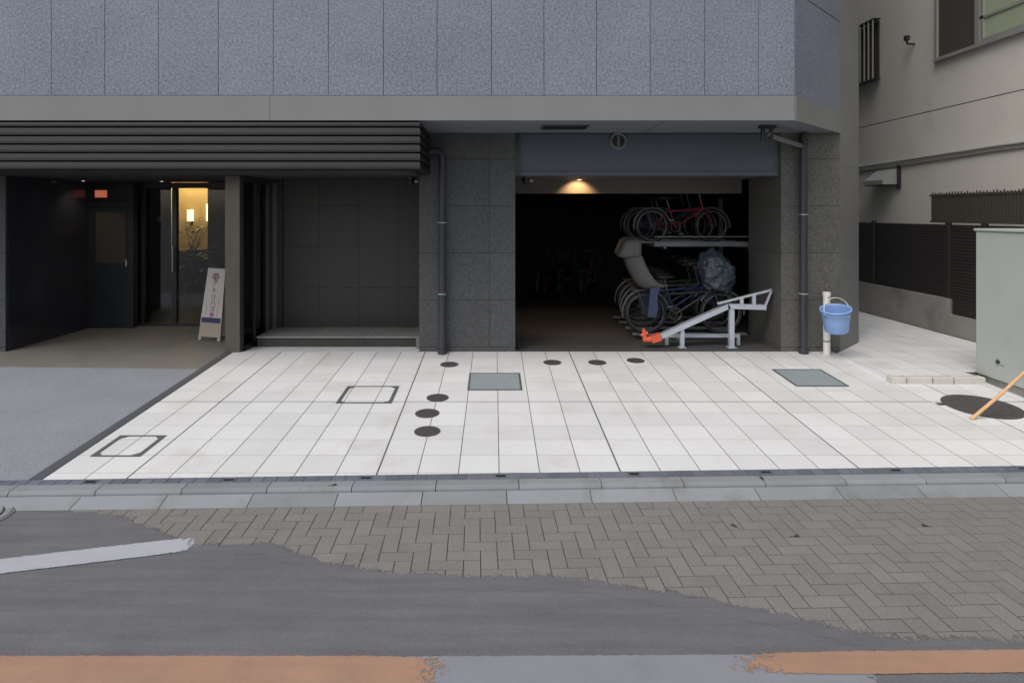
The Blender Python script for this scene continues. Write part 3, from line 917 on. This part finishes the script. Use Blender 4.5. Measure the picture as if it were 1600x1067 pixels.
# ------------------------------------------------------------------ bucket on a white post
t = empty('white_post', (4.185,7.90,pz(7.9)), 'short white plastic post in front of the right pillar', 'post')
MB().tube([(0,0,0),(0,0,.77)],.042,18).build('post', m_white_pl, t)
MB().tube([(0,0,.735),(0,0,.785)],.047,18).build('cap', m_white_pl, t)
MB().ring((0,0,.17),.044,.006,'z',20,5).build('strap', m_pipe, t)
MB().tube([(0,-.04,.72),(0,-.15,.71),(0,-.165,.735)],.006,6).build('hook', m_alum, t)
bk = empty('bucket', (4.175,7.655,.335), 'blue plastic bucket hanging on the white post', 'bucket', rz=.25)
bk.rotation_euler = (R(8),R(-10),.25)
MB().lathe([(.0005,.0),(.125,.0),(.132,.012),(.150,.15),(.165,.262),(.176,.266),(.176,.288),(.163,.288),(.160,.262),(.145,.15),(.127,.02),(.0005,.016)], n=32).build('body', m_blue, bk)
MB().ring((0,0,.245),.166,.007,'z',32,6).build('rib', m_blue, bk)
q = MB(); q.tube([(.178*math.cos(a), -.02+.07*math.sin(a), .27+.135*math.sin(a)) for a in [math.pi*i/16 for i in range(17)]],.005,6)
q.build('bail_handle', m_white_pl, bk)
for s in (-1,1): MB().box(s*.178-.012,s*.178+.012,-.035,-.005,.252,.288).build('ear', m_blue, bk)

# ------------------------------------------------------------------ utility cabinet and pole
cb = empty('utility_cabinet', (5.6,6.25,pz(6.25)), 'tall pale grey-green steel cabinet at the right edge', 'cabinet')
zc = -pz(6.25)
bevel(MB().box(-.27,.32,-.70,.70,.10,1.60+zc-.03).build('body', m_cab, cb), .012)
bevel(MB().box(-.285,.335,-.715,.715,1.60+zc-.028,1.60+zc).build('lid', m_cab, cb), .008)
MB().box(-.25,.30,-.68,.68,-.06,.099).build('plinth', m_conc, cb)
q = MB().lathe([(.022,0),(.022,.012),(.012,.014),(.012,.02)], n=16); q.xform(Matrix.Translation((-.271,.385,.30)) @ Matrix.Rotation(R(-90),4,'Y'))
q.build('lock', m_black, cb)
MB().box(-.2735,-.2705,.30,.36,.27,.275).build('scratch', m_fsteel, cb)
wp = empty('wooden_pole', (4.40,5.775,pz(5.775)), 'thin bare wooden pole leaning on the cabinet', 'pole')
MB().tube([(0,0,.012),(.24,.012,.20),(.62,.02,.545),(.90,.03,.80)],[.016,.0155,.015,.014],10).build('shaft', m_wood, wp)
MB().tube([(-.012,0,.002),(.012,0,.022)],.0175,10).build('tip', m_wood, wp)

# ------------------------------------------------------------------ standing sign by the entrance
sg_ = empty('standing_sign', (-3.955,8.72,0), 'white standing sign with red vertical lettering and navy band', 'sign')
sg_.rotation_euler = (0,R(2.5),R(-8))
lean = R(7)
fm = Matrix.Rotation(-lean,4,'X')
def trap(mb, z0, z1, y0, y1, s=0):
    w = lambda z: .165 - .035*z/1.0 - s
    mb._add([(-w(z0),y0,z0),(w(z0),y0,z0),(w(z0),y1,z0),(-w(z0),y1,z0),(-w(z1),y0,z1),(w(z1),y0,z1),(w(z1),y1,z1),(-w(z1),y1,z1)],
            [(0,3,2,1),(4,5,6,7),(0,1,5,4),(1,2,6,5),(2,3,7,6),(3,0,4,7)])
    return mb
face = trap(MB(), .24, 1.0, -.012, .012).xform(fm).build('face_panel', m_signw, sg_)
q = MB(); trap(q,.05,.238,-.011,.011); q.box(-.163,-.12,-.011,.011,0,.049); q.box(.12,.163,-.011,.011,0,.049)
q.xform(fm).build('foot_panel', m_sand, sg_)
trap(MB(), .245, .315, -.016, -.0125, .012).xform(fm).build('navy_band', m_navy, face)
q = MB(); trap(q,.02,.98,.0,.02); q.xform(Matrix.Translation((0,.245,0)) @ Matrix.Rotation(lean,4,'X')).build('back_panel', m_signw, sg_)
def text(s, size, x, z, mat, name='lettering'):
    cu = bpy.data.curves.new('lettering','FONT'); cu.body = s; cu.size = size; cu.align_x='CENTER'; cu.align_y='CENTER'; cu.extrude=.0008; cu.offset=size*.015
    o = bpy.data.objects.new('tmp', cu); COL.objects.link(o)
    bpy.context.view_layer.update()
    dg = bpy.context.evaluated_depsgraph_get()
    me = bpy.data.meshes.new_from_object(o.evaluated_get(dg))
    bpy.data.objects.remove(o)
    me.transform(fm @ Matrix.Translation((x,-.0138,z)) @ Matrix.Rotation(R(90),4,'X'))
    me.materials.clear(); me.materials.append(mat)
    return link(name, me, face)
for s, z in (('ア',.79),('ト',.69),('リ',.595),('ハ',.515),('ズ',.43)):
    text(s, .088, 0, z, m_red)
q = MB()                                   # columns of print too small to read
for x_, z_, n_ in ((.082,.57,9),(-.088,.50,6)):
    for k in range(n_):
        zz_ = z_ - k*.028
        q.box(x_-.009,x_+random.uniform(.002,.010),-.0150,-.0135,zz_,zz_+.004).box(x_-.003,x_+.001,-.0149,-.0135,zz_-.012,zz_+.006)
q.xform(fm).build('fine_print', m_ink, face)
MB().ring((0,-.0145,.885),.043,.006,'y',24,5).box(-.006,.006,-.0165,-.0135,.845,.925).box(-.022,-.014,-.0165,-.0135,.865,.905).box(.014,.022,-.0165,-.0135,.865,.905).xform(fm).build('emblem', m_red, face)
q = MB()
for k in range(5):
    a = k*2*math.pi/5
    q.ring((math.cos(a)*.02,-.0145,.355+math.sin(a)*.02),.008,.008,'y',10,5)
q.xform(fm).build('pink_flower', m_pink, face)

# ------------------------------------------------------------------ bicycles and their two tier rack
def copy_tree(o, parent=None):
    c = o.copy(); COL.objects.link(c); c.parent = parent
    for chd in [q for q in o.children]: copy_tree(chd, c)
    return c
def bicycle(loc, paint, label, rz=0, rear_seat=False, front_cover=False, basket=True, scale=1.0, r=.30):
    t = empty('bicycle', loc, label, 'bicycle', 'bicycles in the garage', rz=rz)
    t.scale = (scale,)*3
    wb = 1.06
    for x in (0, wb):
        w = MB().ring((x,0,r), r-.02, .021, 'y', 32, 7).build('wheel', m_rubber, t)
        MB().ring((x,0,r), r-.045, .011, 'y', 32, 5).build('rim', m_chrome, w)
        q = MB().tube([(x,-.05,r),(x,.05,r)],.018,8)
        for k in range(14):
            a = k*math.pi/7
            q.tube([(x+.015*math.cos(a),(.018 if k%2 else -.018),r+.015*math.sin(a)),(x+(r-.05)*math.cos(a+.2),0,r+(r-.05)*math.sin(a+.2))],.0016,3,cap=False)
        q.build('spokes', m_chrome, w)
        MB().ring((x,0,r), r+.025, .016, 'y', 16, 5, R(20) if x == 0 else R(-5), R(190) if x == 0 else R(150)).build('mudguard', m_silv, t)
    bb = (.42,0,r-.02); st_ = (.30,0,.62); hd = (wb-.20,0,.78); hl = (wb-.15,0,.60)
    q = MB().tube([bb,st_],.016,8).tube([(.33,0,.56),hl],.020,8).tube([bb,hl],.018,8).tube([hd,hl],.020,8)
    for s in (-1,1):
        q.tube([(0,s*.06,r),(.36,s*.03,r-.02)],.009,6).tube([(0,s*.06,r),(.31,s*.02,.58)],.008,6)
    q.build('frame', paint, t)
    MB().tube([hl,(wb-.12,.055,r+.33),(wb,.055,r)],.012,6).tube([hl,(wb-.12,-.055,r+.33),(wb,-.055,r)],.012,6).build('fork', paint, t)
    q = MB().tube([hd,(wb-.235,0,.95)],.012,8)
    for s in (-1,1): q.tube([(wb-.235,0,.95),(wb-.24,s*.16,.99),(wb-.36,s*.26,.97),(wb-.44,s*.27,.95)],.011,6)
    hb = q.build('handlebar', m_chrome, t)
    for s in (-1,1): MB().tube([(wb-.37,s*.262,.968),(wb-.47,s*.272,.945)],.017,8).build('grip', m_rubber, hb)
    sd = MB().tube([(.13,0,.80),(.17,0,.805),(.25,0,.80),(.33,0,.80),(.41,0,.805)],[.03,.085,.09,.05,.022],10)
    sd.v = [(x,y,.80+(z-.80)*.45) for x,y,z in sd.v]
    sd.build('saddle', m_rubber, t)
    MB().tube([st_,(.26,0,.79)],.012,8).build('seat_post', m_chrome, t)
    q = MB().ring((.42,0,r-.02),.085,.008,'y',20,5)
    for s in (-1,1): q.tube([(.42,s*.05,r-.02),(.42+.12*s,s*.07,r-.02-.11*s)],.009,6).box(.42+.12*s-.04,.42+.12*s+.04,s*.11-.04,s*.11+.04,r-.14*s*.9-.03,r-.14*s*.9-.012)
    q.tube([(.42,.05,r+.06),(0,.06,r+.03)],.006,4).tube([(.42,.05,r-.1),(0,.06,r-.03)],.006,4)
    q.build('crankset', m_chrome, t)
    q = MB()
    for s in (-1,1): q.tube([(-.20,s*.07,.62),(.20,s*.06,.62),(.29,s*.02,.6)],.007,5).tube([(-.12,s*.07,.62),(0,s*.06,r)],.006,5)
    for k in range(4): q.tube([(-.18+k*.1,-.07,.62),(-.18+k*.1,.07,.62)],.006,4)
    q.build('rear_carrier', m_chrome, t)
    if basket:
        q = MB(); bx0,bx1,by,bz0,bz1 = wb-.13,wb+.17,.17,.70,.93
        for z in (bz0,bz0+.075,bz0+.15,bz1):
            q.tube([(bx0,-by,z),(bx1,-by,z),(bx1,by,z),(bx0,by,z)],.005,4,closed=True)
        for k in range(6):
            xx = bx0+(bx1-bx0)*k/5
            for s in (-1,1): q.tube([(xx,s*by,bz0),(xx,s*by,bz1)],.004,4)
            q.tube([(xx,-by,bz0),(xx,by,bz0)],.004,4)
        q.build('basket', m_silv, t)
    if rear_seat:
        # moulded shell: headrest hood, curved back, seat, leg guards
        sh = MB()
        prof = [(-.30,1.10),(-.27,.98),(-.22,.86),(-.15,.74),(-.08,.66),(.02,.63),(.12,.64)]
        ws = [.10,.16,.18,.18,.18,.17,.14]
        rows = []
        for (px_,z),w in zip(prof, ws):
            rows.append([(px_+.21,-w-.02,z+.07),(px_+.10,-w-.01,z+.02),(px_,-w*.5,z),(px_-.01,0,z),(px_,w*.5,z),(px_+.10,w+.01,z+.02),(px_+.21,w+.02,z+.07)])
        vs = [p for rr in rows for p in rr]; n = 7
        fs = [(i*n+k,i*n+k+1,(i+1)*n+k+1,(i+1)*n+k) for i in range(len(rows)-1) for k in range(n-1)]
        sh._add(vs, fs, True)
        so2 = sh.build('child_seat_shell', m_seat, t)
        md = so2.modifiers.new('solid','SOLIDIFY'); md.thickness = .025
        md = so2.modifiers.new('sub','SUBSURF'); md.levels = 1; md.render_levels = 2
        hood = MB().box(-.40,-.08,-.17,.17,1.08,1.34).build('headrest_hood', m_seat, t)
        me_ = hood.data
        for v in me_.vertices:
            if v.co.z > 1.2 and v.co.x < -.2: v.co.x += .10
            if v.co.z < 1.2 and v.co.x < -.2: v.co.x -= .02
        bevel(hood, .07, 4)
        for s in (-1,1):
            o = MB().prism([(-.02,0),(.10,0),(.13,.12),(.12,.30),(.16,.42),(.02,.42),(.0,.2)],-.02,.02).xform(Matrix.Translation((0,s*.19,.26)) @ Matrix.Rotation(R(90),4,'X')).build('leg_guard', m_navycl, t)
            bevel(o,.015)
    if front_cover:
        q = MB(); rows = []
        prof = [(-.02,.62,.14),(.02,.74,.20),(.0,.86,.22),(-.02,.98,.22),(.02,1.07,.17),(.10,1.12,.09)]
        for i,(dx,z,w) in enumerate(prof):
            row = []
            for k in range(14):
                a = 2*math.pi*k/14
                jj = random.uniform(.93,1.07)
                row.append((wb-.05+dx*.5+math.cos(a)*w*1.25*jj, math.sin(a)*w*jj, z - .10*math.cos(a)*(1 if i>2 else .3) + random.uniform(-.012,.012)))
            rows.append(row)
        vs = [p for rr in rows for p in rr]
        q._add(vs, [(i*14+k,i*14+(k+1)%14,(i+1)*14+(k+1)%14,(i+1)*14+k) for i in range(len(rows)-1) for k in range(14)], True)
        q._add(rows[-1], [tuple(range(14))], True); q._add(rows[0], [tuple(reversed(range(14)))], True)
        o = q.build('rain_cover', m_raincv, t)
        md = o.modifiers.new('sub','SUBSURF'); md.levels = 3; md.render_levels = 3
        tx = bpy.data.textures.new('folds','CLOUDS'); tx.noise_scale = .11; tx.noise_depth = 3
        md = o.modifiers.new('folds','DISPLACE'); md.texture = tx; md.strength = .10; md.mid_level = .5
    return t
RKZ = .07
bicycle((2.13,8.83,RKZ), m_bblk, 'bicycle with grey child seat and rain cover behind the ramp', rear_seat=True, front_cover=True, basket=False)
bicycle((2.20,9.30,RKZ), m_bblu, 'second bicycle of the lower rack, just behind the child seat', rear_seat=True, basket=True)
bicycle((2.28,9.78,RKZ), m_silv, 'third bicycle of the lower rack, silver with a basket')
bicycle((2.30,10.25,RKZ), m_bgrn, 'farthest bicycle of the lower rack, dark green')
UZ = 1.315
bicycle((2.42,9.62,UZ), m_redp, 'red bicycle on the upper rack tier', basket=False, scale=.86)
bicycle((2.36,10.05,UZ), m_bblu, 'dark blue bicycle on the upper rack behind the red one', basket=False, scale=.86)
bicycle((2.40,10.5,UZ), m_bblk, 'black bicycle farthest back on the upper rack tier', basket=False, scale=.86)
bicycle((.95,12.6,0), m_redp, 'dim reddish bicycle left of the row at the back wall', rz=R(70))
bicycle((1.35,12.7,0), m_bblk, 'dim dark bicycle in the middle by the back wall', rz=R(76))
bicycle((1.8,12.6,0), m_obike, 'dim orange bicycle right of the row at the back wall', rz=R(72))

rk = empty('bicycle_rack', (2.9,9.3,0), 'two tier galvanised bicycle rack in the garage', 'rack')
def channel(mb, x0, x1, d, z, w=.035, h=.03):
    return mb.box(x0,x1,d-w,d+w,z,z+.005).box(x0,x1,d-w,d-w+.005,z,z+h).box(x0,x1,d+w-.005,d+w,z,z+h)
def rkb(mb, name): return mb.xform(Matrix.Translation((-2.9,-9.3,0))).build(name, m_galvd, rk)
for d in (8.83,9.30,9.78,10.25): rkb(channel(MB(), 1.95,3.55,d,.055), 'lower_channel')
for d in (9.62,10.05,10.5): rkb(channel(MB(), 2.1,3.85,d,UZ-.008), 'upper_channel')
rkb(MB().box(2.55,2.60,8.75,10.4,.0,.054), 'floor_bar'); rkb(MB().box(3.3,3.35,8.75,10.4,.0,.054), 'floor_bar')
rkb(MB().box(2.5,2.54,9.25,10.6,UZ-.07,UZ-.01), 'cross_beam'); rkb(MB().box(3.74,3.78,9.25,10.6,UZ-.07,UZ-.01), 'cross_beam')
rkb(MB().box(2.35,4.0,9.20,9.245,UZ-.035,UZ+.03), 'front_beam')
rkb(MB().box(2.35,4.0,9.20,9.23,UZ+.10,UZ+.115), 'guard_rail')
for d in (9.255,10.55): rkb(MB().box(3.785,3.845,d,d+.06,0,2.02), 'post')
# slide-out ramp in front of the row
rp = empty('ramp', (2.8,8.25,0), 'sloping galvanised loading ramp with orange grip before the bicycles', 'ramp')
def rpb(mb, name, mat=m_galv): return mb.xform(Matrix.Translation((-2.8,-8.25,0))).build(name, mat, rp)
def bar(a, b, w, h):
    a, b = Vector(a), Vector(b); t_ = (b-a).normalized(); up = t_.cross(Vector((0,1,0))).normalized()
    if up.z < 0: up = -up
    y = Vector((0,1,0))
    o = []
    for p in (a,b):
        o += [p-y*w-up*h, p+y*w-up*h, p+y*w+up*h, p-y*w+up*h]
    return MB()._add(o, [(3,2,1,0),(4,5,6,7),(0,1,5,4),(1,2,6,5),(2,3,7,6),(3,0,4,7)])
rpb(bar((2.19,8.25,.155),(3.08,8.25,.555),.045,.032), 'rail')
rpb(bar((3.06,8.25,.552),(3.56,8.25,.535),.045,.032), 'rail')
rpb(bar((2.92,8.22,.585),(3.635,8.22,.765),.012,.014), 'hand_rail')
rpb(bar((3.635,8.22,.765),(3.55,8.22,.56),.012,.012), 'hand_rail')
for x, z0, z1 in ((3.24,.575,.655),(3.40,.57,.70)): rpb(MB().box(x-.022,x+.022,8.205,8.235,z0,z1), 'bracket')
rpb(MB().box(2.445,2.495,8.23,8.28,0,.26), 'leg'); rpb(MB().box(2.42,2.52,8.215,8.295,0,.012), 'foot_plate')
rpb(MB().box(3.085,3.15,8.225,8.285,0,.52), 'leg'); rpb(MB().box(3.06,3.18,8.21,8.30,0,.012), 'foot_plate')
rpb(MB().box(2.30,3.30,8.42,8.46,.10,.15), 'floor_rail')
rpb(MB().box(2.30,2.34,8.42,8.46,0,.10).box(3.26,3.30,8.42,8.46,0,.10), 'rail_foot')
rpb(bar((2.06,8.25,.11),(2.185,8.25,.15),.05,.045), 'grip', m_orange)
rpb(MB().tube([(1.96,8.25,.10),(2.07,8.25,.115)],[.03,.045],10).tube([(1.985,8.25,.10),(1.965,8.25,.25)],[.035,.022],8).tube([(1.93,8.25,.16),(2.02,8.25,.20)],.022,8), 'hook', m_orange)

# ------------------------------------------------------------------ neighbour: boundary wall, fence, building
bw = empty('boundary_wall', (6.6,10,0), 'low weathered concrete wall under the dark fence', 'wall')
def bwb(mb, n, m=m_conc): return mb.xform(Matrix.Translation((-6.6,-10,0))).build(n, m, bw)
x = 9.172
while x < 17:
    bwb(MB().box(6.602,6.76,x+.003,x+.797,-.2,.525), 'concrete_block'); x += .8
x = 9.168
while x > 3:
    bwb(MB().box(6.602,6.76,x-.797,x-.003,-.4,.30), 'concrete_block'); x -= .8
fe = empty('fence', (6.66,9,0.3), 'dark brown slatted fence above the concrete wall', 'fence')
def feb(mb, n, m=m_fence, **k): return mb.xform(Matrix.Translation((-6.66,-9,-.3))).build(n, m, fe, **k)
def slats(y0, y1, z0, z1):
    q = MB(); z = z0
    while z + .04 < z1:
        q.box(6.65,6.672,y0,y1,z+.003,z+.043); z += .046
    return q
y = 9.2
while y < 16:
    feb(slats(y+.03,y+1.77,.53,1.62), 'slat_bay', kind='stuff'); feb(MB().box(6.63,6.69,y-.03,y+.03,.525,1.64), 'post'); y += 1.8
y = 9.14
for k in range(4):
    ya = y - .62 if k == 0 else y - 1.8
    feb(slats(ya+.03,y-.03,.31,1.62), 'slat_bay', kind='stuff'); feb(MB().box(6.63,6.69,ya-.03,ya+.03,.30,1.64), 'post'); y = ya
feb(MB().box(6.674,6.68,3.6,16,.53,1.60), 'backing')
# lattice on top, nearer stretch only
feb(MB().box(6.645,6.675,4.5,9.58,2.02,2.05), 'top_rail', m_fence2); feb(MB().box(6.645,6.675,4.5,9.58,1.625,1.65), 'bottom_rail', m_fence2)
q = MB(); yy = 4.52
while yy < 9.56:
    q.box(6.652,6.668,yy,yy+.045,1.65,2.02); q.box(6.655,6.665,yy+.012,yy+.03,2.05,2.05+random.uniform(.01,.035)); yy += .058
feb(q, 'pickets', m_fence2, kind='stuff')
q = MB()
for z in (1.72,1.80,1.95): q.box(6.668,6.678,4.5,9.58,z,z+.06)
feb(q, 'lattice_bars', m_fence2)

NX = 7.2
nb = empty('neighbouring_house', (NX,9,0), 'off-white rendered house behind the fence at right', 'house')
def nbb(mb, n, m=m_neigh, parent=None, **k): return mb.xform(Matrix.Translation((-NX,-9,0))).build(n, m, parent or nb, **k)
nbb(MB().box(NX+.004,11,-2,24,-.5,9), 'wall_core', m_joint)
nbb(MB().box(NX,NX+.003,-2,24,-.4,3.44), 'render', m_neigh); nbb(MB().box(NX,NX+.003,-2,24,3.455,9), 'render', m_neigh)
w1 = nbb(MB().box(NX-.05,NX-.001,6.4,10.2,4.235,4.275).box(NX-.05,NX-.001,6.4,10.2,5.62,5.66).box(NX-.05,NX-.001,10.15,10.2,4.275,5.62)
         .box(NX-.04,NX-.001,9.27,9.36,4.275,5.62).box(NX-.04,NX-.001,7.8,7.88,4.275,5.62), 'window', m_alum)
nbb(MB().box(NX-.012,NX-.002,9.361,10.149,4.276,5.619), 'screen', m_screen, w1)
nbb(MB().box(NX-.018,NX-.002,7.881,9.269,4.276,5.619), 'pane', m_frost, w1)
nbb(MB().box(NX-.035,NX-.019,7.881,9.269,4.276,4.33).box(NX-.035,NX-.019,7.881,9.269,4.62,4.66).box(NX-.035,NX-.019,9.20,9.269,4.331,5.6), 'sash', m_alum, w1)
nbb(MB().box(NX-.07,NX-.051,6.38,10.22,4.215,4.24), 'sill', m_alum, w1)
w2 = nbb(MB().box(NX-.02,NX-.001,11.72,13.3,4.28,5.36), 'window', m_screen)
nbb(MB().box(NX-.16,NX-.021,11.66,13.3,4.25,4.275).box(NX-.16,NX-.021,11.66,13.3,5.365,5.39), 'grille_rail', m_black, w2)
for k in range(12):
    y = 11.68+k*.135
    nbb(MB().box(NX-.16,NX-.14,y,y+.022,4.276,5.364), 'bar', m_alum, w2)
# conduit, flashing strip, bracketed vent, small bracket lamp
nbb(MB().tube([(NX-.03,24,2.64),(NX-.03,13,2.66),(NX-.03,9,2.72),(NX-.03,2,2.74)],.022,8).tube([(NX-.02,24,2.56),(NX-.02,11.4,2.60),(NX-.02,9,2.66),(NX-.02,2,2.69)],.014,8), 'conduit', m_alum)
vh = nbb(MB().prism([(NX-.30,11.15),(NX-.002,11.15),(NX-.002,11.75),(NX-.30,11.75)], lambda x,y: 2.28, lambda x,y: 2.36+.22*(x-NX+.30)/.298), 'vent_hood', m_alum)
nbb(MB().box(NX-.28,NX-.004,11.17,11.73,2.265,2.279), 'opening', m_black, vh)
nbb(MB().box(NX-.05,NX-.002,11.10,11.149,2.2,2.62), 'hood_bracket', m_frame)
nbb(MB().tube([(NX-.002,10.75,4.66),(NX-.12,10.75,4.66),(NX-.14,10.75,4.72)],.018,8).box(NX-.17,NX-.10,10.72,10.78,4.72,4.80), 'pipe_bracket', m_black)
